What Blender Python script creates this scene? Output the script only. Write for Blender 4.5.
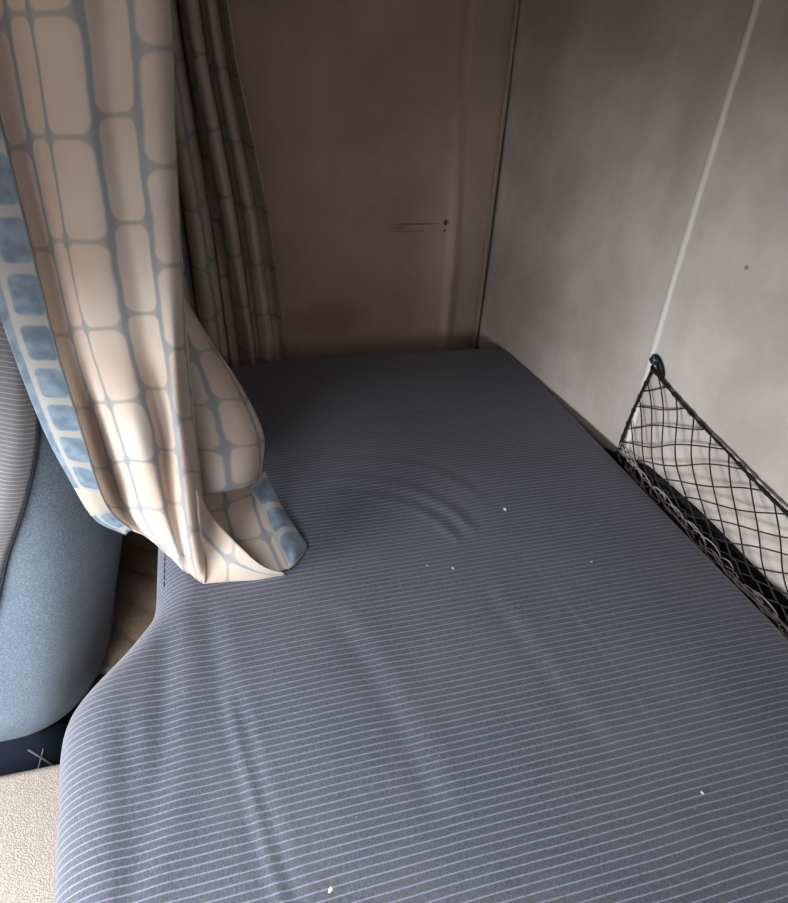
import bpy, bmesh, math, random
import numpy as np
from mathutils import Matrix, Vector

# ---------------------------------------------------------------- camera, world, lights, exposure
SC = bpy.context.scene
COL = SC.collection
for o in list(bpy.data.objects):
    bpy.data.objects.remove(o)
cam_d = bpy.data.cameras.new('camera')
cam = bpy.data.objects.new('camera', cam_d)
COL.objects.link(cam)
cam_d.sensor_width = 36.0
cam_d.lens = 657.0 / 903.0 * 36.0
cam_d.clip_start = 0.01
RW = ((0.9637465547, 0.1087992626, -0.2436294291),
      (-0.2627382445, 0.5460596693, -0.7954793853),
      (0.0464886350, 0.8306512855, 0.5548488523))
M = Matrix(RW).to_4x4()
M.translation = Vector((0, 0, 0.62))
cam.matrix_world = M
SC.camera = cam

world = bpy.data.worlds.new('daylight')
SC.world = world
world.use_nodes = True
bg = world.node_tree.nodes['Background']
bg.inputs[0].default_value = (0.80, 0.90, 1.0, 1)
bg.inputs[1].default_value = 0.15

def area(name, loc, target, sx, sy, power, color, spread=180):
    l = bpy.data.lights.new(name, 'AREA')
    l.shape = 'RECTANGLE'; l.size = sx; l.size_y = sy
    l.energy = power; l.color = color; l.spread = math.radians(spread)
    o = bpy.data.objects.new(name, l); COL.objects.link(o)
    o.location = loc
    o.rotation_euler = (Vector(target) - Vector(loc)).to_track_quat('-Z', 'Y').to_euler()
    return o

# daylight through the windscreen (ahead of the bunk), a roof opening added for fill light, the passenger door glass and the driver door glass
area('windscreen_daylight', (-1.50, -0.16, 0.42), (-0.10, 0.02, -0.15), 1.05, 0.78, 156.0, (0.90, 0.95, 1.0))
area('passenger_window_daylight', (-0.60, -0.86, 0.48), (-0.1, 0.25, -0.2), 0.75, 0.45, 1.2, (1.0, 0.96, 0.92), 110)
area('added_roof_fill', (-0.42, -0.10, 0.87), (-0.22, 0.0, 0.0), 0.36, 0.44, 7.0, (0.96, 0.98, 1.0), 98)  # unseen lamp added to brighten the floor box, near mattress and curtain hem
area('driver_window_daylight', (-0.75, 1.33, 0.42), (-0.5, 0.4, 0.1), 0.5, 0.45, 4.0, (0.88, 0.94, 1.0))

SC.view_settings.view_transform = 'Standard'
SC.view_settings.look = 'None'
SC.view_settings.gamma = 1.0
SC.view_settings.use_curve_mapping = False
SC.view_settings.exposure = 0.0

# ---------------------------------------------------------------- helpers
def s2l(c):
    c = c / 255.0
    return c / 12.92 if c <= 0.04045 else ((c + 0.055) / 1.055) ** 2.4
def rgb(r, g, b):
    return (s2l(r), s2l(g), s2l(b), 1.0)

def mesh_obj(name, verts, faces, mat=None, parent=None, smooth=True, uvs=None):
    me = bpy.data.meshes.new(name)
    me.from_pydata([tuple(map(float, v)) for v in verts], [], [tuple(map(int, f)) for f in faces])
    if smooth:
        me.polygons.foreach_set('use_smooth', [True] * len(me.polygons))
    if uvs is not None:
        lay = me.uv_layers.new(name='UVMap')
        idx = np.zeros(len(me.loops), dtype=np.int32)
        me.loops.foreach_get('vertex_index', idx)
        lay.data.foreach_set('uv', np.asarray(uvs, dtype=np.float32)[idx].ravel())
    me.update()
    o = bpy.data.objects.new(name, me)
    COL.objects.link(o)
    if mat: me.materials.append(mat)
    if parent: o.parent = parent
    return o

def tag(o, label=None, cat=None, group=None, kind=None):
    if label: o['label'] = label
    if cat: o['category'] = cat
    if group: o['group'] = group
    if kind: o['kind'] = kind
    return o

def empty(name, loc=(0, 0, 0)):
    o = bpy.data.objects.new(name, None)
    o.empty_display_size = 0.05
    COL.objects.link(o); o.location = loc
    return o

def under(o, root):
    """parent o (built in world coordinates) under root, keeping its place"""
    o.parent = root
    o.matrix_parent_inverse = Matrix.Translation(-Vector(root.location))
    return o

def gridfaces(nr, nc, close=False):
    f = []
    for i in range(nr - 1):
        for j in range(nc - (0 if close else 1)):
            a = i * nc + j; b = i * nc + (j + 1) % nc
            f.append((a, b, b + nc, a + nc))
    return f

def catmull(P, n):
    """P (k,...) -> (n per span) samples of a Catmull-Rom spline through the points"""
    P = np.asarray(P, float)
    Q = np.concatenate([[2 * P[0] - P[1]], P, [2 * P[-1] - P[-2]]])
    out = []
    for i in range(len(P) - 1):
        p0, p1, p2, p3 = Q[i], Q[i + 1], Q[i + 2], Q[i + 3]
        for k in range(n):
            t = k / n
            out.append(0.5 * ((2 * p1) + (-p0 + p2) * t + (2 * p0 - 5 * p1 + 4 * p2 - p3) * t * t
                              + (-p0 + 3 * p1 - 3 * p2 + p3) * t ** 3))
    out.append(P[-1])
    return np.array(out)

def surf(ctrl, nr, nc):
    A = catmull(np.array(ctrl), nr)
    B = catmull(np.swapaxes(A, 0, 1), nc)
    return np.swapaxes(B, 0, 1)          # rows, cols, 3

def arc_uv(G):
    du = np.linalg.norm(np.diff(G, axis=1), axis=2).mean(axis=0)
    dv = np.linalg.norm(np.diff(G, axis=0), axis=2).mean(axis=1)
    u = np.concatenate([[0], np.cumsum(du)]); v = np.concatenate([[0], np.cumsum(dv)])
    U, V = np.meshgrid(u, v)
    return U, V

def sheet(name, G, mat, parent=None, uv=None, thick=0.0012, offset=-1):
    nr, nc = G.shape[:2]
    U, V = arc_uv(G) if uv is None else uv
    o = mesh_obj(name, G.reshape(-1, 3), gridfaces(nr, nc), mat, None, True,
                 np.stack([U.ravel(), V.ravel()], 1))
    if thick:
        m = o.modifiers.new('thickness', 'SOLIDIFY'); m.thickness = thick; m.offset = offset
    if parent: under(o, parent)
    return o

def box(name, lo, hi, mat, parent=None, bevel=0.0, seg=3):
    bm = bmesh.new()
    bmesh.ops.create_cube(bm, size=1.0)
    for v in bm.verts:
        v.co = Vector([lo[i] + (v.co[i] + 0.5) * (hi[i] - lo[i]) for i in range(3)])
    if bevel:
        bmesh.ops.bevel(bm, geom=bm.edges[:], offset=bevel, segments=seg, profile=0.5, affect='EDGES')
    me = bpy.data.meshes.new(name); bm.to_mesh(me); bm.free()
    if bevel: me.polygons.foreach_set('use_smooth', [True] * len(me.polygons))
    o = bpy.data.objects.new(name, me); COL.objects.link(o)
    me.materials.append(mat)
    if parent: under(o, parent)
    return o

def tube_data(path, r, n=6, V=None, F=None, closed=False):
    path = [Vector(p) for p in path]
    V = [] if V is None else V; F = [] if F is None else F
    base = len(V); K = len(path)
    up = Vector((0.13, 0.21, 1)).normalized()
    for i, p in enumerate(path):
        a = path[(i - 1) % K] if (closed or i > 0) else p
        b = path[(i + 1) % K] if (closed or i < K - 1) else p
        t = (b - a)
        t = t.normalized() if t.length > 1e-9 else Vector((0, 0, 1))
        s = t.cross(up)
        if s.length < 1e-3: s = t.cross(Vector((1, 0, 0)))
        s.normalize(); w = s.cross(t)
        rr = r[i] if hasattr(r, '__len__') else r
        for k in range(n):
            q = 2 * math.pi * k / n
            V.append(p + s * math.cos(q) * rr + w * math.sin(q) * rr)
    for i in range(K if closed else K - 1):
        for k in range(n):
            a = base + i * n; b = base + ((i + 1) % K) * n
            F.append((a + k, a + (k + 1) % n, b + (k + 1) % n, b + k))
    if not closed:
        F.append(tuple(base + k for k in reversed(range(n))))
        F.append(tuple(base + (K - 1) * n + k for k in range(n)))
    return V, F

def smooth01(a, b, x):
    t = np.clip((x - a) / (b - a), 0, 1); return t * t * (3 - 2 * t)

# ---------------------------------------------------------------- materials
class NT:
    def __init__(self, name, rough=0.9, spec=0.2):
        self.m = bpy.data.materials.new(name); self.m.use_nodes = True
        self.t = self.m.node_tree
        self.b = self.t.nodes['Principled BSDF']
        self.b.inputs['Roughness'].default_value = rough
        self.b.inputs['Specular IOR Level'].default_value = spec
    def n(self, kind, **kw):
        nd = self.t.nodes.new(kind)
        for k, v in kw.items(): setattr(nd, k, v)
        return nd
    def set(self, sock, v):
        if hasattr(v, 'is_linked') or hasattr(v, 'links'): self.t.links.new(v, sock)
        else: sock.default_value = v
    def math(self, op, a, b=0.0, c=0.0):
        nd = self.n('ShaderNodeMath', operation=op)
        self.set(nd.inputs[0], a); self.set(nd.inputs[1], b); self.set(nd.inputs[2], c)
        return nd.outputs[0]
    def mix(self, f, a, b, mode='MIX'):
        nd = self.n('ShaderNodeMix', data_type='RGBA', blend_type=mode)
        self.set(nd.inputs[0], f); self.set(nd.inputs[6], a); self.set(nd.inputs[7], b)
        return nd.outputs[2]
    def ramp(self, x, a, b, lo=0.0, hi=1.0):
        nd = self.n('ShaderNodeMapRange', interpolation_type='SMOOTHSTEP')
        self.set(nd.inputs[0], x); nd.inputs[1].default_value = a; nd.inputs[2].default_value = b
        nd.inputs[3].default_value = lo; nd.inputs[4].default_value = hi
        return nd.outputs[0]
    def noise(self, vec, scale, detail=3, rough=0.5, stretch=None):
        if stretch:
            mp = self.n('ShaderNodeMapping'); self.set(mp.inputs[0], vec)
            mp.inputs['Scale'].default_value = stretch; vec = mp.outputs[0]
        nd = self.n('ShaderNodeTexNoise'); self.set(nd.inputs['Vector'], vec)
        nd.inputs['Scale'].default_value = scale; nd.inputs['Detail'].default_value = detail
        nd.inputs['Roughness'].default_value = rough
        return nd.outputs['Fac']
    def coord(self, which='Object'):
        return self.n('ShaderNodeTexCoord').outputs[which]
    def sep(self, v):
        nd = self.n('ShaderNodeSeparateXYZ'); self.set(nd.inputs[0], v); return nd.outputs
    def bump(self, h, strength=0.3, dist=0.001):
        nd = self.n('ShaderNodeBump'); nd.inputs['Strength'].default_value = strength
        nd.inputs['Distance'].default_value = dist; self.set(nd.inputs['Height'], h)
        self.t.links.new(nd.outputs[0], self.b.inputs['Normal']); return nd.outputs[0]
    def color(self, v): self.set(self.b.inputs['Base Color'], v)

def plain(name, col, rough=0.7, spec=0.3, metal=0.0, noise=0.0, nscale=200, bump=0.0):
    k = NT(name, rough, spec); c = k.coord()
    k.b.inputs['Metallic'].default_value = metal
    nz = k.noise(c, nscale, 4, 0.6)
    dark = tuple(x * (1 - noise) for x in col[:3]) + (1,)
    lite = tuple(min(1, x * (1 + noise)) for x in col[:3]) + (1,)
    k.color(k.mix(nz, dark, lite))
    if bump: k.bump(nz, bump, 0.001)
    return k.m

def wall_material(name, base, dark, light, scuffs_highlights):
    k = NT(name, 0.92, 0.12); c = k.coord()
    big = k.noise(c, 4.5, 5, 0.6)
    mid = k.noise(c, 22, 5, 0.65)
    streak = k.noise(c, 6.0, 4, 0.6, (1, 1, 0.25))
    col = k.mix(k.ramp(big, 0.33, 0.68), dark, base)
    col = k.mix(k.ramp(streak, 0.50, 0.75, 0, 0.45), col, light)
    col = k.mix(k.ramp(mid, 0.40, 0.75, 0, 0.22), col, dark)
    # fine needle dimples of the headliner cloth
    vo = k.n('ShaderNodeTexVoronoi'); vo.inputs['Scale'].default_value = 420; k.set(vo.inputs['Vector'], c)
    fine = k.noise(c, 650, 2, 0.5)
    col = k.mix(k.ramp(vo.outputs['Distance'], 0.0, 0.35, 0.20, 0.0), col, dark)
    col = k.mix(k.ramp(fine, 0.35, 0.7, 0.0, 0.14), col, light)
    P = k.sep(c)
    for (ax, a, b, w, h, colr, amt) in scuffs_highlights:     # (horizontal axis, centre a, centre z, half sizes, colour, strength)
        hx = P[ax]
        dx = k.math('DIVIDE', k.math('SUBTRACT', hx, a), w)
        dz = k.math('DIVIDE', k.math('SUBTRACT', P[2], b), h)
        d = k.math('SQRT', k.math('ADD', k.math('MULTIPLY', dx, dx), k.math('MULTIPLY', dz, dz)))
        f = k.ramp(k.math('ADD', d, k.math('MULTIPLY', k.math('SUBTRACT', mid, 0.5), 0.8)), 0.5, 1.15, amt, 0.0)
        col = k.mix(f, col, colr)
    k.color(col)
    k.bump(k.math('ADD', vo.outputs['Distance'], fine), 0.25, 0.0006)
    return k.m

def curtain_material(name, cell_w=0.0445, cell_h=0.084, rowshift=0.0, lw=1.0, amt=0.8):
    k = NT(name, 0.85, 0.15)
    uv = k.n('ShaderNodeUVMap'); P = k.sep(uv.outputs[0])
    c3 = uv.outputs[0]
    wob = k.noise(c3, 22, 2)
    U = k.math('ADD', P[0], k.math('MULTIPLY', k.math('SUBTRACT', wob, 0.5), 0.006))
    u = k.math('DIVIDE', U, cell_w)
    ci = k.math('FLOOR', u); fu = k.math('SUBTRACT', u, ci)
    wn = k.n('ShaderNodeTexWhiteNoise', noise_dimensions='1D'); k.set(wn.inputs['W'], ci)
    off = k.math('ADD', k.math('MULTIPLY', wn.outputs['Value'], 0.30), k.math('MULTIPLY', k.math('PINGPONG', ci, 1.0), 0.22))
    v = k.math('ADD', k.math('ADD', k.math('DIVIDE', P[1], cell_h), off), rowshift)
    fv = k.math('SUBTRACT', v, k.math('FLOOR', v))
    px = k.math('MULTIPLY', k.math('ABSOLUTE', k.math('SUBTRACT', fu, 0.5)), cell_w)
    py = k.math('MULTIPLY', k.math('ABSOLUTE', k.math('SUBTRACT', fv, 0.5)), cell_h)
    mx, my, r = cell_w * 0.064 * lw, cell_h * 0.026 * lw, cell_w * 0.25
    qx = k.math('MAXIMUM', k.math('SUBTRACT', px, cell_w / 2 - mx - r), 0.0)
    qy = k.math('MAXIMUM', k.math('SUBTRACT', py, cell_h / 2 - my - r), 0.0)
    d = k.math('SUBTRACT', k.math('SQRT', k.math('ADD', k.math('MULTIPLY', qx, qx), k.math('MULTIPLY', qy, qy))), r)
    s = cell_w / 0.050
    line = k.ramp(d, -0.0018 * s, 0.0020 * s)
    # printed lines: slate blue uprights, greyer crossings, mottled like a soft print
    side = k.ramp(k.math('DIVIDE', px, cell_w), 0.36, 0.44)
    mott = k.noise(c3, 38, 3)
    blue = k.mix(mott, rgb(136, 140, 144), rgb(146, 158, 172))
    grey = k.mix(mott, rgb(160, 154, 146), rgb(172, 170, 164))
    lc = k.mix(side, grey, blue)
    cream = k.mix(k.ramp(k.noise(c3, 9, 3), 0.3, 0.7), rgb(212, 190, 175), rgb(218, 207, 196))
    col = k.mix(k.math('MULTIPLY', line, amt), cream, lc)
    weave = k.noise(c3, 900, 2, 0.5)
    col = k.mix(k.ramp(weave, 0.3, 0.7, 0.0, 0.10), col, rgb(150, 140, 132))
    k.color(col)
    k.bump(k.noise(c3, 500, 3), 0.12, 0.0006)
    tr = k.n('ShaderNodeBsdfTranslucent'); k.set(tr.inputs[0], col)
    mx_ = k.n('ShaderNodeMixShader'); mx_.inputs[0].default_value = 0.14
    k.t.links.new(k.b.outputs[0], mx_.inputs[1]); k.t.links.new(tr.outputs[0], mx_.inputs[2])
    k.t.links.new(mx_.outputs[0], k.t.nodes['Material Output'].inputs[0])
    return k.m

def border_material(name, flat=False):
    """blue blocks between cream lines: the border strip of the curtain (u across, v along)"""
    k = NT(name, 0.85, 0.15)
    uv = k.n('ShaderNodeUVMap'); P = k.sep(uv.outputs[0]); c3 = uv.outputs[0]
    bh = 0.048
    v = k.math('DIVIDE', P[1], bh); vi = k.math('FLOOR', v); fv = k.math('SUBTRACT', v, vi)
    py = k.math('MULTIPLY', k.math('ABSOLUTE', k.math('SUBTRACT', fv, 0.5)), bh)
    px = k.math('ABSOLUTE', k.math('SUBTRACT', P[0], 0.031))
    r = 0.006
    qx = k.math('MAXIMUM', k.math('SUBTRACT', px, 0.0145 - r), 0.0)
    qy = k.math('MAXIMUM', k.math('SUBTRACT', py, bh / 2 - 0.0052 - r), 0.0)
    d = k.math('SUBTRACT', k.math('SQRT', k.math('ADD', k.math('MULTIPLY', qx, qx), k.math('MULTIPLY', qy, qy))), r)
    line = k.ramp(d, -0.0014, 0.0018)
    outer = k.ramp(P[0], 0.0085, 0.0115)          # left of the cream upright the strip is blue again
    line = k.math('MULTIPLY', line, outer)
    mott = k.noise(c3, 55, 3)
    blue = k.mix(k.ramp(mott, 0.3, 0.7), rgb(118, 136, 152), rgb(150, 168, 186))
    yell = k.math('MULTIPLY', k.math('GREATER_THAN', vi, 13.5), k.math('LESS_THAN', vi, 14.5))
    if not flat:
        blue = k.mix(k.math('MULTIPLY', yell, 0.85), blue, rgb(210, 200, 178))
    cream = rgb(196, 192, 186)
    col = k.mix(k.math('MULTIPLY', line, 0.85), blue, cream)
    k.color(col)
    k.bump(k.noise(c3, 500, 3), 0.12, 0.0006)
    tr = k.n('ShaderNodeBsdfTranslucent'); k.set(tr.inputs[0], col)
    mx_ = k.n('ShaderNodeMixShader'); mx_.inputs[0].default_value = 0.14
    k.t.links.new(k.b.outputs[0], mx_.inputs[1]); k.t.links.new(tr.outputs[0], mx_.inputs[2])
    k.t.links.new(mx_.outputs[0], k.t.nodes['Material Output'].inputs[0])
    return k.m

def stripe_cloth(name, ax, pitch, width, base_a, base_b, stripe, bow=0.0, rib=True, skew=0.0):
    """ribbed upholstery with thin pale pinstripes across axis ax"""
    k = NT(name, 0.86, 0.18); c = k.coord(); P = k.sep(c)
    big = k.noise(c, 5.0, 4, 0.6)
    q = k.math('ADD', k.math('ADD', P[ax], k.math('MULTIPLY', P[0], skew)), k.math('MULTIPLY', k.math('SUBTRACT', k.noise(c, 7.0, 2), 0.5), bow))
    v = k.math('DIVIDE', q, pitch); fv = k.math('FRACT', v)
    d = k.math('MULTIPLY', k.math('ABSOLUTE', k.math('SUBTRACT', fv, 0.5)), pitch)
    line = k.ramp(d, width * 0.35, width * 0.65, 1.0, 0.0)
    thread = k.noise(c, 700, 2, 0.6, (1.0, 0.45, 1.0))
    base = k.mix(k.ramp(big, 0.35, 0.65), base_a, base_b)
    base = k.mix(k.ramp(k.noise(c, 3.2, 4, 0.6, (1, 1, 1)), 0.52, 0.72, 0, 0.22), base, rgb(108, 102, 96))
    fr = k.math('FRACT', k.math('MULTIPLY', v, 5.0))
    ribs = k.ramp(k.math('ABSOLUTE', k.math('SUBTRACT', fr, 0.5)), 0.15, 0.45, 0.0, 0.22)
    if rib: base = k.mix(ribs, base, rgb(40, 42, 50))
    base = k.mix(k.ramp(thread, 0.35, 0.65, 0.0, 0.34), base, rgb(118, 124, 142))
    brk = k.ramp(thread, 0.25, 0.55, 0.55, 1.0)
    col = k.mix(k.math('MULTIPLY', line, brk), base, stripe)
    # lint specks woven into the cloth
    vo = k.n('ShaderNodeTexVoronoi'); vo.inputs['Scale'].default_value = 26; k.set(vo.inputs['Vector'], c)
    col = k.mix(k.ramp(vo.outputs['Distance'], 0.018, 0.03, 0.55, 0.0), col, rgb(176, 172, 166))
    k.color(col)
    k.bump(k.math('ADD', line, k.math('MULTIPLY', thread, 0.6)), 0.25, 0.0006)
    k.b.inputs['Sheen Weight'].default_value = 0.25
    k.b.inputs['Sheen Roughness'].default_value = 0.5
    return k.m

M_WALLR = wall_material('rear_wall_cloth', rgb(212, 203, 195), rgb(182, 170, 162), rgb(220, 212, 204),
    [(1, 0.692, 0.365, 0.0035, 0.0035, rgb(130, 90, 86), 0.7), (1, 0.807, 0.40, 0.0065, 0.9, rgb(244, 238, 230), 0.95)])  # reddish spot, then the crease's highlight painted as a pale upright strip
M_WALLF = wall_material('far_wall_cloth', rgb(206, 178, 162), rgb(184, 158, 145), rgb(214, 190, 174),
    [(0, 0.508, 0.249, 0.0065, 0.0075, rgb(38, 26, 20), 0.95), (0, 0.506, 0.232, 0.003, 0.004, rgb(60, 42, 34), 0.9),
     (0, 0.44, 0.247, 0.060, 0.0022, rgb(96, 74, 64), 0.6), (0, 0.42, 0.232, 0.05, 0.0018, rgb(96, 74, 64), 0.5),
     (0, 0.40, 0.240, 0.02, 0.0018, rgb(96, 74, 64), 0.5), (0, 0.115, 0.276, 0.004, 0.004, rgb(70, 50, 42), 0.8),
     (0, 0.25, 0.045, 0.10, 0.05, rgb(150, 96, 74), 0.35), (0, 0.575, 0.30, 0.030, 0.7, rgb(186, 172, 158), 0.6), (0, 0.522, 0.36, 0.014, 0.5, rgb(220, 200, 184), 0.6)])  # last entry: highlight of the upright ridge, painted into the cloth colour
M_CREASE = plain('crease_cloth', rgb(206, 200, 192), 0.85, 0.15, 0, 0.06, 300, 0.1)
M_TRIM = plain('beige_piping', rgb(176, 158, 138), 0.7, 0.25, 0, 0.08, 120, 0.1)
M_BLACK = plain('black_trim', rgb(22, 20, 20), 0.8, 0.2, 0, 0.2, 150, 0.1)
M_CEIL = plain('headliner', rgb(170, 162, 152), 0.95, 0.1, 0, 0.05, 60, 0.1)
M_CAB = plain('cab_plastic', rgb(120, 116, 112), 0.8, 0.2, 0, 0.05, 60, 0.1)
M_FLOOR = plain('floor_carpet', rgb(70, 62, 56), 0.95, 0.1, 0, 0.25, 300, 0.4)
M_BASE = plain('bunk_board', rgb(34, 32, 32), 0.85, 0.1, 0, 0.15, 100, 0.1)
M_MATT = stripe_cloth('mattress_cloth', 1, 0.0078, 0.0013, rgb(78, 80, 88), rgb(90, 90, 95), rgb(132, 140, 164), 0.004)
M_CURT = curtain_material('curtain_print')
M_CURT_SIDE = curtain_material('curtain_print_close', 0.046, 0.064, 0.4, 1.0, 0.85)
M_CURT_FAR = curtain_material('curtain_print_far', 0.042, 0.100, 0.0, 1.0, 0.85)
M_BORD = border_material('curtain_border_print')
M_BORD2 = border_material('curtain_border_print_plain', True)
M_CORD = plain('net_cord', rgb(40, 37, 37), 0.75, 0.3, 0, 0.25, 900, 0.2)
M_RIM = plain('net_rim_cord', rgb(30, 28, 29), 0.8, 0.25, 0, 0.3, 1200, 0.4)
M_HOOKM = plain('screw_metal', rgb(120, 120, 122), 0.35, 0.5, 0.8, 0.1, 300)
M_HOOK = plain('hook_plastic', rgb(24, 24, 26), 0.45, 0.5, 0, 0.1, 200)
M_SEATB = NT('bolster_suede', 0.9, 0.15)
_c = M_SEATB.coord()
_a = M_SEATB.mix(M_SEATB.ramp(M_SEATB.noise(_c, 9, 4, 0.6), 0.35, 0.65), rgb(84, 98, 112), rgb(99, 113, 127))
_a = M_SEATB.mix(M_SEATB.ramp(M_SEATB.noise(_c, 420, 2), 0.35, 0.7, 0.0, 0.35), _a, rgb(150, 168, 186))
M_SEATB.color(_a); M_SEATB.bump(M_SEATB.noise(_c, 420, 3), 0.2, 0.0006)
M_SEATB.b.inputs['Sheen Weight'].default_value = 0.4
M_SEATB = M_SEATB.m
M_SEATS = stripe_cloth('seat_stripe_cloth', 2, 0.0066, 0.0013, rgb(138, 138, 142), rgb(150, 148, 150), rgb(190, 190, 190), 0.01, False, 0.55)
M_SEATD = plain('seat_dark_fabric', rgb(30, 37, 50), 0.9, 0.15, 0, 0.2, 300, 0.2)
M_THREAD = plain('seam_thread', rgb(40, 46, 58), 0.8, 0.2)
M_STRAP = plain('belt_webbing', rgb(110, 112, 116), 0.7, 0.3, 0, 0.1, 600, 0.2)
M_LINT = plain('pale_lint', rgb(226, 222, 212), 0.9, 0.1)

k = NT('tunnel_vinyl', 0.55, 0.35); c = k.coord()
vo = k.n('ShaderNodeTexVoronoi'); vo.inputs['Scale'].default_value = 470; k.set(vo.inputs['Vector'], c)
nz = k.noise(c, 260, 4, 0.6)
k.color(k.mix(k.ramp(vo.outputs['Distance'], 0.1, 0.6), k.mix(k.noise(c, 12, 4), rgb(200, 188, 176), rgb(218, 206, 194)), rgb(168, 156, 146)))
k.bump(k.math('SUBTRACT', k.math('MULTIPLY', nz, 0.6), vo.outputs['Distance']), 0.45, 0.001)
M_TUN = k.m
k = NT('brown_carpet', 0.95, 0.1); c = k.coord()
k.color(k.mix(k.ramp(k.noise(c, 340, 3, 0.7), 0.3, 0.7), k.mix(k.noise(c, 18, 3), rgb(140, 118, 100), rgb(166, 142, 120)), rgb(190, 168, 146)))
k.bump(k.noise(c, 340, 4, 0.7), 0.5, 0.002)
M_RUG = k.m

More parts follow.
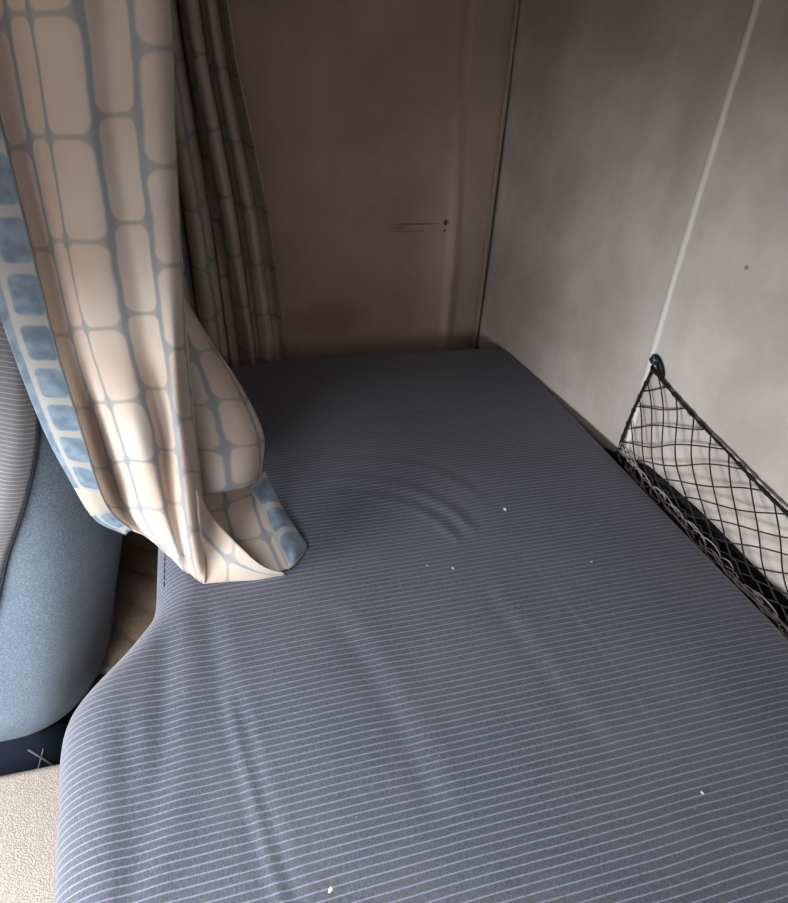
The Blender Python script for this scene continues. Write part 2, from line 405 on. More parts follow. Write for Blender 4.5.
# ---------------------------------------------------------------- curtain cloth control points (metres)
PATCH = {
 'front': [
  [(-0.138,0.605,0.798), (-0.117,0.625,0.807), (-0.093,0.600,0.802), (-0.067,0.590,0.802), (-0.048,0.600,0.808), (-0.026,0.582,0.805), (-0.009,0.588,0.810), (-0.007,0.630,0.824), (-0.012,0.660,0.833)],
  [(-0.139,0.611,0.613), (-0.123,0.631,0.614), (-0.096,0.606,0.615), (-0.072,0.596,0.617), (-0.050,0.606,0.618), (-0.028,0.588,0.619), (-0.010,0.594,0.620), (-0.007,0.636,0.620), (-0.021,0.666,0.619)],
  [(-0.141,0.617,0.530), (-0.129,0.637,0.528), (-0.102,0.612,0.532), (-0.077,0.602,0.533), (-0.059,0.612,0.532), (-0.035,0.594,0.535), (-0.018,0.600,0.534), (-0.015,0.642,0.528), (-0.031,0.672,0.524)],
  [(-0.144,0.623,0.410), (-0.133,0.643,0.403), (-0.110,0.618,0.410), (-0.084,0.608,0.412), (-0.061,0.618,0.408), (-0.042,0.600,0.413), (-0.029,0.606,0.411), (-0.025,0.648,0.396), (-0.042,0.678,0.386)],
  [(-0.146,0.629,0.340), (-0.135,0.649,0.330), (-0.109,0.624,0.340), (-0.084,0.614,0.343), (-0.065,0.624,0.336), (-0.044,0.606,0.343), (-0.036,0.612,0.340), (-0.029,0.654,0.320), (-0.046,0.684,0.307)],
  [(-0.147,0.650,0.236), (-0.140,0.695,0.210), (-0.098,0.610,0.255), (-0.076,0.600,0.261), (-0.064,0.625,0.244), (-0.046,0.600,0.257), (-0.038,0.620,0.244), (-0.034,0.660,0.219), (-0.051,0.690,0.203)],
  [(-0.149,0.670,0.155), (-0.142,0.725,0.111), (-0.100,0.640,0.176), (-0.079,0.620,0.185), (-0.068,0.640,0.169), (-0.050,0.615,0.184), (-0.040,0.630,0.172), (-0.036,0.670,0.142), (-0.052,0.700,0.123)],
  [(-0.146,0.690,0.097), (-0.132,0.715,0.069), (-0.099,0.655,0.103), (-0.079,0.635,0.109), (-0.067,0.645,0.093), (-0.053,0.625,0.105), (-0.044,0.635,0.095), (-0.039,0.670,0.064), (-0.051,0.700,0.050)],
  [(-0.130,0.705,0.053), (-0.112,0.700,0.040), (-0.087,0.680,0.020), (-0.072,0.663,0.012), (-0.062,0.652,0.008), (-0.055,0.645,0.006), (-0.049,0.639,0.005), (-0.045,0.641,0.008), (-0.051,0.657,0.010)],
 ],
 'band': [
  [(-0.161,0.600,0.793), (-0.148,0.599,0.794), (-0.138,0.605,0.798)],
  [(-0.165,0.606,0.612), (-0.151,0.605,0.613), (-0.138,0.611,0.613)],
  [(-0.172,0.612,0.531), (-0.155,0.611,0.531), (-0.140,0.617,0.531)],
  [(-0.180,0.618,0.413), (-0.161,0.617,0.413), (-0.143,0.623,0.410)],
  [(-0.181,0.624,0.345), (-0.163,0.623,0.345), (-0.145,0.629,0.340)],
  [(-0.184,0.660,0.237), (-0.165,0.651,0.239), (-0.146,0.650,0.236)],
  [(-0.179,0.680,0.163), (-0.163,0.671,0.162), (-0.148,0.670,0.155)],
  [(-0.168,0.700,0.082), (-0.156,0.691,0.093), (-0.145,0.690,0.097)],
  [(-0.141,0.720,0.034), (-0.135,0.709,0.047), (-0.129,0.705,0.053)],
 ],
 'side': [
  [(-0.032,0.660,0.454), (-0.031,0.660,0.454), (-0.030,0.670,0.451), (-0.030,0.680,0.449)],
  [(-0.046,0.670,0.389), (-0.040,0.670,0.389), (-0.035,0.675,0.387), (-0.033,0.700,0.378)],
  [(-0.052,0.670,0.338), (-0.034,0.665,0.336), (-0.020,0.680,0.330), (-0.012,0.710,0.318)],
  [(-0.051,0.670,0.273), (-0.022,0.665,0.269), (0.004,0.680,0.260), (0.023,0.720,0.239)],
  [(-0.051,0.680,0.209), (-0.015,0.665,0.208), (0.019,0.680,0.195), (0.044,0.715,0.176)],
  [(-0.054,0.690,0.146), (-0.014,0.665,0.157), (0.022,0.680,0.149), (0.043,0.720,0.130)],
  [(-0.053,0.700,0.092), (-0.013,0.670,0.121), (0.019,0.685,0.117), (0.037,0.720,0.097)],
 ],
 'bowl': [
  [(-0.055,0.735,0.075), (-0.009,0.740,0.074), (0.022,0.745,0.076), (0.033,0.745,0.081)],
  [(-0.046,0.695,0.045), (-0.008,0.725,0.030), (0.021,0.742,0.030), (0.037,0.730,0.040)],
  [(-0.043,0.667,0.020), (-0.001,0.691,0.008), (0.031,0.688,0.010), (0.051,0.680,0.022)],
  [(-0.040,0.643,0.005), (0.008,0.641,0.004), (0.042,0.636,0.006), (0.060,0.636,0.010)],
 ],
 'hem': [
  [(0.021,0.742,0.070), (0.033,0.742,0.080), (0.045,0.745,0.093)],
  [(0.035,0.728,0.042), (0.049,0.734,0.046), (0.063,0.744,0.034)],
  [(0.049,0.678,0.024), (0.061,0.684,0.034), (0.080,0.697,0.020)],
  [(0.059,0.643,0.012), (0.071,0.651,0.022), (0.090,0.677,0.008)],
  [(0.059,0.638,0.006), (0.069,0.643,0.010), (0.083,0.665,0.004)],
 ],
 'flap': [
  [(-0.040,0.630,0.158), (-0.026,0.666,0.085), (0.002,0.641,0.055), (0.026,0.628,0.030), (0.053,0.630,0.010)],
  [(-0.043,0.630,0.106), (-0.030,0.650,0.055), (-0.003,0.634,0.035), (0.025,0.628,0.018), (0.054,0.630,0.006)],
  [(-0.048,0.653,0.030), (-0.033,0.645,0.024), (-0.004,0.635,0.015), (0.025,0.631,0.008), (0.056,0.632,0.004)],
  [(-0.049,0.638,0.004), (-0.035,0.637,0.004), (-0.006,0.635,0.003), (0.025,0.632,0.003), (0.058,0.636,0.003)],
 ],
}

# ---------------------------------------------------------------- the cab shell
WA = np.array([0.618, 1.37]); WB = np.array([0.670, 0.807])    # rear wall runs through these (x, y)
def wall_x(y): return WB[0] + (WA[0] - WB[0]) * (y - WB[1]) / (WA[1] - WB[1])
ZF, ZC = -0.90, 0.86
def wall_bottom(y): return float(np.interp(y, [0.0, 0.25, 0.45, 0.62, 0.75, 0.84, 0.95, 1.38], [-0.03, -0.026, -0.012, 0.008, 0.010, -0.022, -0.038, -0.055]))

# rear wall: cloth panel with one raised upright crease
ys = np.concatenate([np.linspace(-0.85, 0.77, 30), np.linspace(0.775, 0.84, 40), np.linspace(0.85, 1.38, 30)])
zs = np.linspace(0.0, 1.0, 40)
G = np.zeros((len(zs), len(ys), 3))
for i, t in enumerate(zs):
    for j, y in enumerate(ys):
        wb = wall_bottom(y); zb = wb + (ZC - wb) * t
        x = wall_x(y) - 0.0022 * math.exp(-((y - 0.807) / 0.0055) ** 2) + 0.003 * math.sin(y * 5 + 1) * math.sin(t * 5)
        G[i, j] = (x, y, zb)
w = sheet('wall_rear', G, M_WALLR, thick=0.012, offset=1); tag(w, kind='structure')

V = []; F = []
for y in np.linspace(-0.85, 1.378, 40):
    b = len(V); x = wall_x(y)
    zt = wall_bottom(y) + 0.001; V += [(x - 0.003, y, zt), (x + 0.012, y, zt), (x + 0.012, y, -0.16), (x - 0.003, y, -0.16)]
for i in range(39):
    a = 4 * i
    for q in range(4): F.append((a + q, a + (q + 1) % 4, a + 4 + (q + 1) % 4, a + 4 + q))
F += [(3, 2, 1, 0), (156, 157, 158, 159)]
t1 = mesh_obj('trim_1', V, F, M_BLACK, smooth=False); tag(t1, kind='structure')

# far wall with a soft upright step
xs = np.concatenate([np.linspace(-1.6, 0.44, 40), np.linspace(0.445, 0.65, 70)])
zs = np.linspace(ZF, ZC, 70)
G = np.zeros((len(zs), len(xs), 3))
for i, z in enumerate(zs):
    xr = 0.536 - 0.030 * max(0.0, min(1.0, z / 0.65)) + 0.004 * math.sin(z * 9)
    for j, x in enumerate(xs):
        y = 1.37 + 0.010 * float(smooth01(xr, xr + 0.026, x)) - 0.0035 * math.exp(-((x - xr + 0.004) / 0.012) ** 2)
        y += 0.002 * math.sin(x * 7) * math.sin(z * 6)
        G[i, j] = (x, y, z)
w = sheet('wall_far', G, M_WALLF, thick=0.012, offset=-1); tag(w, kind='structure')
V, F = tube_data([(0.611 + 0.001 * math.sin(z * 4), 1.372, z) for z in np.linspace(-0.1, ZC, 30)], 0.0052, 10)
t = mesh_obj('trim_2', V, F, M_TRIM); tag(t, kind='structure')

f = box('floor', (-1.7, -0.95, ZF - 0.05), (0.75, 1.40, ZF), M_FLOOR); tag(f, kind='structure')
bm = bmesh.new()
for (xa, xb, ya, yb) in ((-1.7, -0.64, -0.95, 1.40), (-0.20, 0.76, -0.95, 1.40), (-0.64, -0.20, -0.95, -0.32), (-0.64, -0.20, 0.20, 1.40)):
    r = bmesh.ops.create_cube(bm, size=1.0)       # headliner around the unseen opening added for the roof fill lamp
    for v in r['verts']:
        v.co = (xa + (v.co.x + .5) * (xb - xa), ya + (v.co.y + .5) * (yb - ya), ZC + (v.co.z + .5) * 0.05)
me = bpy.data.meshes.new('ceiling'); bm.to_mesh(me); bm.free(); me.materials.append(M_CEIL)
f = bpy.data.objects.new('ceiling', me); COL.objects.link(f); tag(f, kind='structure')
# front wall below and above the windscreen opening, near wall around the passenger door glass
def wall_with_hole(name, axis, at, a0, a1, h0, h1, z0, z1, th):
    """upright wall on plane axis=at, spanning a0..a1, with an opening h0..h1 x z0..z1"""
    bm = bmesh.new()
    for (p0, p1, q0, q1) in ((a0, a1, ZF, z0), (a0, a1, z1, ZC), (a0, h0, z0, z1), (h1, a1, z0, z1)):
        r = bmesh.ops.create_cube(bm, size=1.0)
        for v in r['verts']:
            s = p0 + (v.co.x + .5) * (p1 - p0); tt = at + v.co.y * th; z = q0 + (v.co.z + .5) * (q1 - q0)
            v.co = (tt, s, z) if axis == 0 else (s, tt, z)
    me = bpy.data.meshes.new(name); bm.to_mesh(me); bm.free(); me.materials.append(M_CAB)
    o = bpy.data.objects.new(name, me); COL.objects.link(o); return tag(o, kind='structure')
wall_with_hole('wall_front', 0, -1.66, -0.93, 1.39, -0.75, 1.15, 0.0, 0.82, 0.05)
wall_with_hole('wall_near', 1, -0.92, -1.63, 0.74, -1.2, 0.0, 0.12, 0.74, 0.05)

sh = box('added_light_blocker', (-1.15, -0.87, 0.27), (-0.75, 1.33, ZC), M_CAB, None, 0.02)  # unseen box added to keep windscreen light off the upper curtain and walls
tag(sh, 'unseen grey overhead box added to block high windscreen light', 'light blocker')

# ---------------------------------------------------------------- the bunk: base and mattress
b = box('bunk_box', (-0.085, -0.62, ZF), (0.60, 1.25, -0.128), M_BASE, None, 0.006)
tag(b, 'black board bunk box hidden under the striped mattress', 'bunk')

ny = 420; nx = 200
yv = np.linspace(-0.55, 1.283, ny)
RL, RR, RE = 0.060, 0.034, 0.035          # edge radii: cab side, wall side, ends
DEP = 0.115
def left_x(y):
    pts = [(-0.60, -0.190), (0.30, -0.191), (0.394, -0.199), (0.458, -0.206), (0.491, -0.206), (0.514, -0.198), (0.538, -0.180), (0.568, -0.155), (0.619, -0.122), (0.639, -0.117), (0.666, -0.115), (1.30, -0.115)]
    Y = np.array([p[0] for p in pts]); X = np.array([p[1] for p in pts])
    # smooth the breakpoints a little
    return np.mean([np.interp(y + d, Y, X) for d in np.linspace(-0.012, 0.012, 9)], axis=0)
def right_x(y):
    r = 0.657 + 0.0 * y
    d = np.clip((y - 1.190) / 0.093, 0, 1)
    return r - 0.075 * d ** 2.6 + 0.008 * smooth01(0.8, -0.4, y)
def dome(x, y):
    z = 0.006 * np.sin(np.clip((x + 0.1) / 0.75, 0, 1) * math.pi) * np.ones_like(y)
    def crease(x0, y0, x1, y1, wid, dep, bend=0.0):
        L = math.hypot(x1 - x0, y1 - y0); ux, uy = (x1 - x0) / L, (y1 - y0) / L
        s = ((x - x0) * ux + (y - y0) * uy) / L
        n = -(x - x0) * uy + (y - y0) * ux - bend * L * 4 * s * (1 - s)
        env = smooth01(-0.12, 0.18, s) * smooth01(1.12, 0.8, s)
        return dep * env * (np.exp(-(n / wid) ** 2) - 0.7 * np.exp(-((n - 1.9 * wid) / (1.2 * wid)) ** 2))
    # long soft creases down the front half
    z += crease(-0.045, 0.60, 0.000, 0.24, 0.012, -0.0013, -0.02)
    z += crease(-0.030, 0.47, 0.012, 0.20, 0.006, 0.0016, -0.01)
    z += crease(-0.095, 0.62, -0.110, 0.30, 0.013, -0.0020, 0.02)
    z += crease(-0.135, 0.47, -0.120, 0.26, 0.012, -0.0014, 0.02)
    z += crease(0.37, 0.62, 0.40, 0.27, 0.004, -0.0003, 0.03)
    z += crease(0.30, 0.56, 0.34, 0.30, 0.012, -0.0006, -0.02)
    z += crease(0.10, 0.55, 0.15, 0.28, 0.014, -0.0010, 0.03)
    # curved dents left by somebody sitting
    z += crease(0.16, 0.83, 0.33, 0.66, 0.010, 0.0013, 0.17)
    z += crease(0.15, 0.79, 0.30, 0.64, 0.009, 0.0012, 0.18)
    z += crease(0.19, 0.87, 0.37, 0.72, 0.011, 0.0009, 0.17)
    z += -0.006 * np.exp(-(((x - 0.22) / 0.12) ** 2 + ((y - 0.73) / 0.10) ** 2))
    z += 0.004 * np.exp(-(((x - 0.05) / 0.09) ** 2 + ((y - 0.42) / 0.12) ** 2))
    z += 0.003 * np.exp(-(((x - 0.50) / 0.10) ** 2 + ((y - 0.50) / 0.2) ** 2))
    z += 0.0016 * np.sin(9 * x + 5 * y) * np.sin(7 * y - 4 * x + 1)
    return z
def profile(n_arc, n_down):
    a = np.linspace(0, math.pi / 2, n_arc)
    ins = np.concatenate([1 - np.sin(a), np.zeros(n_down)])         # inset / r
    dz = np.concatenate([1 - np.cos(a), np.ones(n_down)])            # drop / r
    down = np.concatenate([np.zeros(n_arc), np.linspace(1 / n_down, 1, n_down)])
    return ins, dz, down
ins, dzz, dwn = profile(16, 5)
# columns: left skirt + arc (reversed), flat, right arc + skirt
cols = []
for a, b_, c_ in list(zip(ins, dzz, dwn))[::-1]: cols.append(('L', a, b_, c_))
for t in np.linspace(0, 1, nx)[1:-1]: cols.append(('M', t, 0, 0))
for a, b_, c_ in zip(ins, dzz, dwn): cols.append(('R', a, b_, c_))
rowsP = []
for a, b_, c_ in list(zip(ins, dzz, dwn))[::-1]: rowsP.append(('N', a, b_, c_))
for t in np.linspace(0, 1, ny)[1:-1]: rowsP.append(('M', t, 0, 0))
for a, b_, c_ in zip(ins, dzz, dwn): rowsP.append(('F', a, b_, c_))
y0, y1 = -0.55, 1.278
G = np.zeros((len(rowsP), len(cols), 3))
for i, (kr, a, b_, c_) in enumerate(rowsP):
    if kr == 'M': y = y0 + RE + (y1 - y0 - 2 * RE) * a; dr = 0; sk = 0
    elif kr == 'N': y = y0 + RE * a; dr = RE * b_; sk = c_
    else: y = y1 - RE * a; dr = RE * b_; sk = c_
    xl = float(left_x(np.array(y))); xr = float(right_x(np.array(y)))
    for j, (kc, a2, b2, c2) in enumerate(cols):
        if kc == 'M': x = xl + RL + (xr - xl - RL - RR) * a2; dc = 0; sc = 0; R_ = RL
        elif kc == 'L': x = xl + RL * a2; dc = RL * b2; sc = c2; R_ = RL
        else: x = xr - RR * a2; dc = RR * b2; sc = c2; R_ = RR
        drop = math.sqrt(dr * dr + dc * dc) if max(sk, sc) == 0 else max(dr, dc)
        z = -min(drop, 0.06)
        s = max(sk, sc)
        zb = -DEP
        z = z + (zb - z) * s
        G[i, j] = (x, y, z)
fade = np.clip(1 + G[:, :, 2] / 0.03, 0, 1)
G[:, :, 2] += dome(G[:, :, 0], G[:, :, 1]) * fade
MATT_G = G
nr, nc = G.shape[:2]
mroot = empty('mattress', (0.23, 0.35, -DEP))
tag(mroot, 'blue grey pinstriped bunk mattress between the curtain and the pale wall', 'mattress')
faces = gridfaces(nr, nc)
V = G.reshape(-1, 3)
cov = mesh_obj('mattress_cover', V, faces, M_MATT)
under(cov, mroot)
bot = box('mattress_underside', (-0.105, -0.52, -0.127), (0.62, 1.25, -0.112), M_BASE, mroot)
def top_z(x, y):
    i = np.argmin(np.abs(G[:, nc // 2, 1] - y)); j = np.argmin(np.abs(G[i, :, 0] - x)); return float(G[i, j, 2])
# stitched seam along the cab-side shoulder, up to where the mattress widens
V = []; F = []
seam = []
for i in range(nr):
    y = G[i, nc // 2, 1]
    if 0.665 < y < 1.24 and rowsP[i][0] == 'M': seam.append(tuple(G[i, 12] + np.array([-0.0002, 0, 0.0002])))
for q in range(0, len(seam) - 2, 3):
    tube_data(seam[q:q + 3], 0.0009, 5, V, F)
under(mesh_obj('seam_stitching', V, F, M_THREAD), mroot)

# pale lint on the mattress
for (x, y, s, lab) in ((0.394, 0.698, 0.0024, 'white lint speck right of the dent in the mattress'),
                       (0.273, 0.593, 0.0015, 'tiny white speck below the curved dent in the mattress'),
                       (0.241, 0.606, 0.0009, 'faintest white speck left of another below the dent'),
                       (0.464, 0.563, 0.0011, 'tiny pale speck on the mattress towards the net'),
                       (0.043, 0.252, 0.0018, 'pale crumb on the mattress near its long front crease'),
                       (0.408, 0.248, 0.0013, 'white speck alone on the near right of the mattress')):
    bm = bmesh.new(); bmesh.ops.create_icosphere(bm, subdivisions=2, radius=s)
    rr = random.Random(int(x * 1000))
    for v in bm.verts:
        v.co.x *= 1.5; v.co.z *= 0.45; v.co *= 0.8 + 0.4 * rr.random()
    me = bpy.data.meshes.new('lint_speck'); bm.to_mesh(me); bm.free(); me.materials.append(M_LINT)
    o = bpy.data.objects.new('lint_speck', me); COL.objects.link(o)
    o.location = (x, y, top_z(x, y) + s * 0.3); o.rotation_euler = (0, 0, x * 20)
    tag(o, lab, 'lint', 'specks on the mattress')

# ---------------------------------------------------------------- front cab: tunnel cover, carpet, seat
bx = box('engine_tunnel_cover', (-1.05, -0.60, ZF), (-0.100, 0.605, -0.25), M_TUN, None, 0.014, 4)
tag(bx, 'beige grained vinyl floor box beside the near end of the mattress', 'vinyl cover')

rx = np.linspace(-0.27, -0.122, 40); ry = np.linspace(0.84, 1.34, 90)
G2 = np.zeros((len(ry), len(rx), 3))
for i, y in enumerate(ry):
    for j, x in enumerate(rx):
        z = -0.35 + 0.012 * abs(math.sin(y * 44 + 9 * x + math.sin(x * 30))) ** 0.6 + 0.010 * math.sin(y * 24 - 9 * x + 1) + 0.006 * math.sin(23 * x + 12 * y)
        z += 0.05 * float(smooth01(0.9, 1.2, y))
        G2[i, j] = (x, y, z)
rug = sheet('floor_blanket', G2, M_RUG, thick=0.012)
tag(rug, 'crumpled brown cloth in the gap between blue seat and mattress', 'cloth')
ped = box('storage_step', (-0.27, 0.76, ZF), (-0.13, 1.34, -0.42), M_BASE, None, 0.01)
tag(ped, 'dark step under the brown cloth behind the seat', 'step')

seat = empty('driver_seat', (-0.45, 0.95, -0.40))
tag(seat, 'blue suede cab seat with grey pinstriped insert left of the mattress', 'seat')
# backrest: stacked rounded sections, leaning towards the bunk as it rises
prof = [(-0.350, -0.250, 0.90), (-0.347, -0.244, 0.95), (-0.338, -0.238, 0.99), (-0.300, -0.232, 1.0), (-0.23, -0.212, 1.0), (-0.14, -0.188, 1.0), (-0.034, -0.166, 1.0),
        (0.08, -0.150, 1.0), (0.20, -0.142, 1.0), (0.32, -0.150, 0.98), (0.40, -0.170, 0.90), (0.44, -0.200, 0.70)]
P = catmull(np.array(prof), 6)
NA = 72; rings = []
for (z, xr, sc) in P:
    hx = 0.155; cx = xr - hx; cy = 0.985; hy = 0.262
    ring = []
    for a in range(NA):
        q = 2 * math.pi * a / NA; n = 3.0
        cxv = math.copysign(abs(math.cos(q)) ** (2 / n), math.cos(q)); syv = math.copysign(abs(math.sin(q)) ** (2 / n), math.sin(q))
        x = cx + hx * cxv - (1 - sc) * 0.0; y = cy + hy * syv * (0.93 + 0.07 * sc)
        ring.append((cx + (x - cx) * (0.5 + 0.5 * sc), y, z))
    rings.append(ring)
V = [v for r in rings for v in r]; F = gridfaces(len(rings), NA, True)
F += [tuple(reversed(range(NA))), tuple((len(rings) - 1) * NA + a for a in range(NA))]
SR = np.array(rings)
br = mesh_obj('backrest', V, F, M_SEATB); under(br, seat)
def seat_face_y(x, z):
    k_ = int(np.argmin(np.abs(P[:, 0] - z))); xr = P[k_, 1]; hx = 0.155; cx = xr - hx
    u = np.clip((x - cx) / hx, -0.999, 0.999)
    return 0.985 - 0.262 * (1 - abs(u) ** 3.0) ** (1 / 3.0)
# striped insert: bulges 8 mm proud of the near face, bounded by the seam
seamp = catmull(np.array([(-0.200, 0.43), (-0.200, 0.36), (-0.203, 0.29), (-0.209, 0.214), (-0.222, 0.164), (-0.249, 0.097), (-0.285, 0.025), (-0.312, -0.04), (-0.345, -0.12), (-0.385, -0.20)]), 8)
G3 = []
for (sx, sz) in seamp:
    row = []
    left = -0.243 - 0.62 * max(0, 0.27 - sz)
    left = min(left, sx - 0.012)
    left = max(left, P[int(np.argmin(np.abs(P[:, 0] - sz))), 1] - 0.30)
    for t in np.linspace(0, 1, 16):
        x = sx + (left - sx) * t
        row.append((x, seat_face_y(x, sz) - 0.0105 * math.sin(min(1, t * 3.5) * math.pi / 2) + 0.002, sz))
    G3.append(row)
ins_o = sheet('striped_insert', np.array(G3), M_SEATS, seat, thick=0.006, offset=0)
ins_o['label'] = 'grey pinstriped cloth insert'
V = []; F = []
sp = [(sx + 0.002, seat_face_y(sx, sz) - 0.0022, sz) for sx, sz in seamp]
tube_data(sp, 0.0014, 6, V, F)
under(mesh_obj('seam_stitching', V, F, M_THREAD), seat)
# cushion: rounded block ahead of and under the backrest
def cushion(name, x0, x1, y0, y1, z0, z1, mat, parent, e=4.0, n=48):
    V = []; F = []; m = 24
    cx, cy, cz = (x0 + x1) / 2, (y0 + y1) / 2, (z0 + z1) / 2
    for i in range(m + 1):
        ph = -math.pi / 2 + math.pi * i / m
        for j in range(n):
            th = 2 * math.pi * j / n
            sg = lambda v: math.copysign(abs(v) ** (2 / e), v)
            V.append((cx + (x1 - x0) / 2 * sg(math.cos(ph)) * sg(math.cos(th)), cy + (y1 - y0) / 2 * sg(math.cos(ph)) * sg(math.sin(th)), cz + (z1 - z0) / 2 * sg(math.sin(ph))))
    o = mesh_obj(name, V, gridfaces(m + 1, n, True), mat)
    return under(o, parent)
cushion('seat_cushion', -1.02, -0.375, 0.66, 1.25, -0.54, -0.355, M_SEATD, seat, 3.2)
cushion('recliner_cover', -0.47, -0.30, 0.68, 0.80, -0.46, -0.345, M_SEATD, seat, 2.6)
box('seat_base', (-0.95, 0.78, ZF), (-0.42, 1.18, -0.52), M_BASE, seat, 0.01)
V = []; F = []
tube_data([(-0.345, 0.699, -0.345), (-0.325, 0.690, -0.365), (-0.312, 0.688, -0.392), (-0.318, 0.70, -0.42)], 0.0016, 6, V, F)
tube_data([(-0.325, 0.699, -0.350), (-0.335, 0.688, -0.375), (-0.352, 0.688, -0.405)], 0.0012, 6, V, F)
under(mesh_obj('recliner_cable', V, F, M_STRAP), seat)

# ---------------------------------------------------------------- the curtains
def rest(Gx, lift=0.003):
    """cloth lies on top of the mattress instead of in it"""
    yy = MATT_G[:, nc // 2, 1]
    for p in Gx.reshape(-1, 3):
        if p[2] < 0.03 and p[0] > -0.122 and p[1] < 1.25:
            i = int(np.argmin(np.abs(yy - p[1]))); j = int(np.argmin(np.abs(MATT_G[i, :, 0] - p[0])))
            p[2] = max(p[2], MATT_G[i, j, 2] + lift)
    return Gx

rail = empty('curtain_rail', (-0.08, 0.6, 0.84))
tag(rail, 'curtain rail under the ceiling above the bunk edge', 'rail')
V, F = tube_data([(-0.085, y, 0.845) for y in np.linspace(-0.85, 1.36, 20)], 0.008, 8)
under(mesh_obj('rail_track', V, F, M_CAB), rail)

cur = empty('bunk_curtain', (-0.06, 0.62, 0.0))
tag(cur, 'pale curtain with blue grid print, its hem dropped on the mattress', 'curtain', 'bunk curtains')
Gf = surf(PATCH['front'], 12, 10)
U, Vv = arc_uv(Gf)
# small ripples across the cloth, dying out at the borders
rip = 0.0016 * np.sin(U * 130 + Vv * 9) * np.sin(Vv * 16 + 1.0) + 0.0012 * np.sin(U * 60 - Vv * 34) * smooth01(0.35, 0.65, Vv)
Gf[:, :, 1] += rip * np.sin(np.linspace(0, math.pi, Gf.shape[1]))[None, :]
sheet('main_drape', rest(Gf), M_CURT, cur, (U + 0.002, Vv + 0.03))
Gb = surf(PATCH['band'], 12, 8)
Ub, Vb = arc_uv(Gb)
w = np.linspace(0, 1, Gb.shape[1])[None, :] * 0.047 * np.ones((Gb.shape[0], 1))
bd = sheet('hem_border', rest(Gb), M_BORD, cur, (w, Vb + 0.012))
bd['label'] = 'blue block border'
Vt = []; Ft = []
tube_data([Gb[i, -1] + np.array([0, -0.0012, 0]) for i in range(Gb.shape[0])], 0.0011, 6, Vt, Ft)
under(mesh_obj('border_seam', Vt, Ft, M_STRAP), cur)
Gs = surf(PATCH['side'], 10, 10)
Us, Vs = arc_uv(Gs)
Gs[:, :, 1] += 0.0025 * np.sin(Us * 75 + 20 * Vs)
ss = sheet('rear_fold', rest(Gs), M_CURT_SIDE, cur, (Us + 0.01, Vs))
sheet('turned_hem_lining', rest(surf(PATCH['bowl'], 10, 8)), M_CURT_SIDE, cur)
Gh = surf(PATCH['hem'], 8, 6); Uh, Vh = arc_uv(Gh)
wh = np.linspace(0, 1, Gh.shape[1])[None, :] * 0.034 * np.ones((Gh.shape[0], 1)) + 0.012
hb = sheet('turned_hem_border', rest(Gh, 0.003), M_BORD2, cur, (wh, Vh)); hb['label'] = 'blue block border on the turned corner'
Gl = surf(PATCH['flap'], 8, 8); Ul, Vl = arc_uv(Gl)
sheet('turned_hem_flap', rest(Gl, 0.004), M_CURT, cur, (Vl * 1.0 + 0.02, Ul * 1.0))

# far curtain: gathered in deep folds against the far wall, then running back along the bunk edge
far = empty('gathered_curtain', (0.03, 1.24, 0.0))
tag(far, 'grey shaded curtain gathered in folds at the far end wall', 'curtain', 'bunk curtains')
nz, ns = 70, 260
G4 = np.zeros((nz, ns, 3))
for i, t in enumerate(np.linspace(0, 1, nz)):
    z = 0.83 - 0.83 * t
    xr = float(np.interp(z, [0.012, 0.10, 0.328, 0.442, 0.502, 0.558, 0.83], [0.139, 0.136, 0.119, 0.102, 0.092, 0.083, 0.060]))
    xr *= 1.045
    for j, s in enumerate(np.linspace(0, 1, ns)):
        z = 0.83 + ((-0.07 if s < 0.75 else -0.07 + 0.085 * min(1, (s - 0.75) / 0.03)) - 0.83) * t
        # s 0..0.75: folds across x, 0.75..1 : back along the bunk edge
        q = min(s / 0.75, 1.0)
        x = xr + (-0.075 - xr) * q
        amp = (0.007 + 0.012 * smooth01(0.12, 0.5, q)) * (1 + 1.3 * (1 - smooth01(0.6, 0.92, t)))
        ph = 2 * math.pi * (0.15 + 4.6 * q ** 0.9) + 0.9 * t * math.sin(5 * q + 1)
        y = 1.316 - 0.022 * (1 - smooth01(0.6, 0.92, t)) - amp * math.sin(ph) - 0.006 * math.sin(2.3 * ph + 1.5 + 2 * t) * (0.3 + 0.7 * (1 - t))
        x += 0.010 * math.cos(ph) * smooth01(0.05, 0.3, q) * smooth01(1.0, 0.9, q)
        # one very deep fold
        y += 0.035 * math.exp(-((q - (0.50 - 0.08 * t)) / 0.035) ** 2)
        if s > 0.75:
            q2 = (s - 0.75) / 0.25
            y = y + (0.80 - y) * q2 + 0.012 * math.sin(q2 * 26)
            x = -0.080 + 0.012 * math.sin(q2 * 30) * q2
            z = max(z, 0.012)
        G4[i, j] = (x, min(y, 1.352), z)
U4 = np.tile(np.linspace(0, 0.52, ns)[None, :], (nz, 1)); V4 = np.tile(np.linspace(0, 0.82, nz)[:, None], (1, ns))
under(sheet('gathered_drape', G4, M_CURT_FAR, None, (U4, V4)), far)

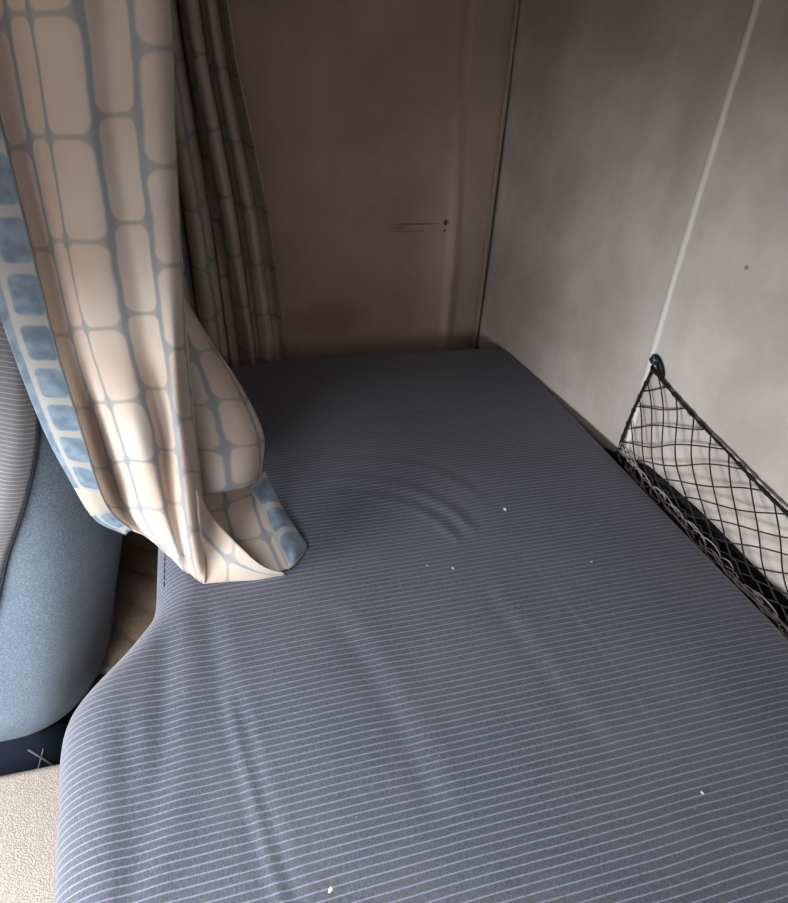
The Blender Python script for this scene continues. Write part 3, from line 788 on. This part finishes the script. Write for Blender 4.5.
# ---------------------------------------------------------------- the storage net
net = empty('storage_net', (0.66, 0.30, 0.0))
tag(net, 'black knotted cord storage net sagging between wall and mattress', 'net')
rim = catmull(np.array([(0.663, 0.792, 0.170), (0.668, 0.735, 0.154), (0.674, 0.672, 0.139), (0.677, 0.620, 0.130), (0.684, 0.511, 0.110), (0.690, 0.36, 0.098), (0.694, 0.20, 0.094), (0.694, 0.02, 0.104), (0.690, -0.12, 0.13)]), 10)
bot = catmull(np.array([(0.661, 0.818, -0.012), (0.664, 0.730, -0.024), (0.668, 0.640, -0.020), (0.672, 0.560, -0.022), (0.674, 0.450, -0.024), (0.676, 0.33, -0.026), (0.678, 0.20, -0.026), (0.676, 0.04, -0.024), (0.672, -0.10, -0.02)]), 10)
sl = np.concatenate([[0], np.cumsum(np.linalg.norm(np.diff(rim, axis=0), axis=1))]); sb = np.concatenate([[0], np.cumsum(np.linalg.norm(np.diff(bot, axis=0), axis=1))])
LEN = 0.92
def net_pt(s, t):
    """s 0..1 along the net from its hooked end, t 0 (rim) .. 1 (bottom cord)"""
    a = np.array([np.interp(s * sl[-1], sl, rim[:, i]) for i in range(3)])
    b_ = np.array([np.interp(s * sb[-1], sb, bot[:, i]) for i in range(3)])
    p = a + (b_ - a) * t
    bulge = 0.022 * math.sin(math.pi * min(1, t * 0.95)) * smooth01(0.0, 0.16, s)
    p[0] = min(p[0] - bulge, wall_x(p[1]) - 0.006)
    if p[2] < 0.012: p[0] = max(p[0], 0.6625)
    return p
rnd = random.Random(4)
V = []; F = []
NR = 6.2; DW = 0.044 / LEN; slope = 0.205 / LEN
step = 0.0
k0 = -int(slope / (DW)) - 2
fam = []
for kk in range(k0, int(1 / DW) + 3):
    for sg in (1, -1):
        s0 = (kk + 0.35) * DW if sg == 1 else (kk + 0.35) * DW + slope
        pts = []
        N = 60
        for q in range(N + 1):
            t = q / N
            s = s0 + sg * slope * t
            # slack between knots
            ph = t * NR
            s += 0.10 * DW * math.sin(1.7 * ph + kk) * sg
            if 0.0 <= s <= 1.0: pts.append(net_pt(s, t))
        if len(pts) > 2: tube_data(pts, 0.00115, 5, V, F)
under(mesh_obj('netting', V, F, M_CORD), net)
def rough(path, r, amp, seed):
    rr = random.Random(seed); return [r * (1 + amp * rr.uniform(-1, 1)) for _ in path]
rp = [net_pt(s, 0) for s in np.linspace(0, 1, 160)]
V, F = tube_data(rp, rough(rp, 0.0026, 0.35, 1), 8); under(mesh_obj('rim_cord', V, F, M_RIM), net)
sp = [net_pt(0, t) + np.array([0, 0.004 * math.sin(t * math.pi), 0]) for t in np.linspace(0, 1, 40)]
V, F = tube_data(sp, [0.0024 * (1.5 if i % 6 == 0 else 1.0) for i in range(len(sp))], 8); under(mesh_obj('side_cord', V, F, M_RIM), net)
bp = [net_pt(s, 1) for s in np.linspace(0, 1, 160)]
V, F = tube_data(bp, rough(bp, 0.0022, 0.3, 2), 8); under(mesh_obj('bottom_cord', V, F, M_RIM), net)
# slack loops of spare netting bunched along the bottom cord
V = []; F = []
for q in range(64):
    s = 0.01 + q * 0.0153 + rnd.uniform(-0.005, 0.005); ra = rnd.uniform(0.014, 0.030); rb = rnd.uniform(0.03, 0.085); tc = rnd.uniform(0.86, 0.95); sk = rnd.uniform(-0.5, 0.9)
    lp = []
    for a in range(14):
        th = 2 * math.pi * a / 14
        p = net_pt(min(1, max(0, s + ra * math.cos(th) + 0.012 * sk * math.sin(th))), min(1.0, tc + rb * math.sin(th)))
        p[0] = max(p[0] - 0.003 - 0.003 * math.sin(q * 2.1 + th), 0.661)
        lp.append(p)
    tube_data(lp, 0.0010, 5, V, F, closed=True)
under(mesh_obj('slack_loops', V, F, plain('worn_net_cord', rgb(150, 142, 140), 0.8, 0.3, 0, 0.2, 900, 0.2)), net)

# screw hook that carries the corner of the net
hk = empty('net_hook', (0.668, 0.797, 0.182))
tag(hk, 'round black screw hook on the pale wall at the net corner', 'hook')
wn_ = Vector((-(WB[1] - WA[1]), 0, 0)).normalized()   # wall normal, near enough -x
nrm = Vector((-0.996, -0.09, 0)).normalized(); tan = Vector((0.09, -0.996, 0)).normalized(); up = Vector((0, 0, 1))
hc = Vector((wall_x(0.797), 0.797, 0.184))
def disc(r0, r1, d0, d1, n=28):
    V = []; F = []
    secs = [(r0 * 0.01, d0), (r0, d0), (r0 * 1.02, d0 + (d1 - d0) * 0.4), (r1, d1 - (d1 - d0) * 0.12), (r1 * 0.85, d1), (r1 * 0.01, d1)]
    for (r, dd) in secs:
        for k_ in range(n):
            q = 2 * math.pi * k_ / n
            V.append(hc + nrm * dd + tan * math.cos(q) * r + up * math.sin(q) * r)
    return V, gridfaces(len(secs), n, True)
V, F = disc(0.0090, 0.0085, -0.001, 0.008); under(mesh_obj('hook_base', V, F, M_HOOK), hk)
V, F = disc(0.0065, 0.0060, 0.008, 0.0115); under(mesh_obj('screw_head', V, F, M_HOOKM), hk)
V = []; F = []
tube_data([hc + nrm * 0.0118 + tan * t + up * 0.0 for t in (-0.0045, 0, 0.0045)], 0.0008, 5, V, F)
tube_data([hc + nrm * 0.0118 + up * t for t in (-0.0045, 0, 0.0045)], 0.0008, 5, V, F)
under(mesh_obj('screw_slot', V, F, M_HOOK), hk)
lp = []
for a in range(24):
    q = 2 * math.pi * a / 24
    lp.append(hc + nrm * 0.006 + tan * (0.0155 + 0.0115 * math.cos(q)) + up * (-0.006 + 0.0065 * math.sin(q) - 0.010 * math.cos(q)))
V, F = tube_data(lp, 0.0024, 8, closed=True); under(mesh_obj('cord_loop', V, F, M_RIM), net)
V, F = tube_data([hc + nrm * 0.006 + up * -0.006, hc + nrm * 0.005 + up * -0.013 + tan * -0.002, Vector(net_pt(0, 0.0)) ,Vector(net_pt(0, 0.05))], 0.0028, 8); under(mesh_obj('hook_cord', V, F, M_RIM), net)
bpy.context.view_layer.update()
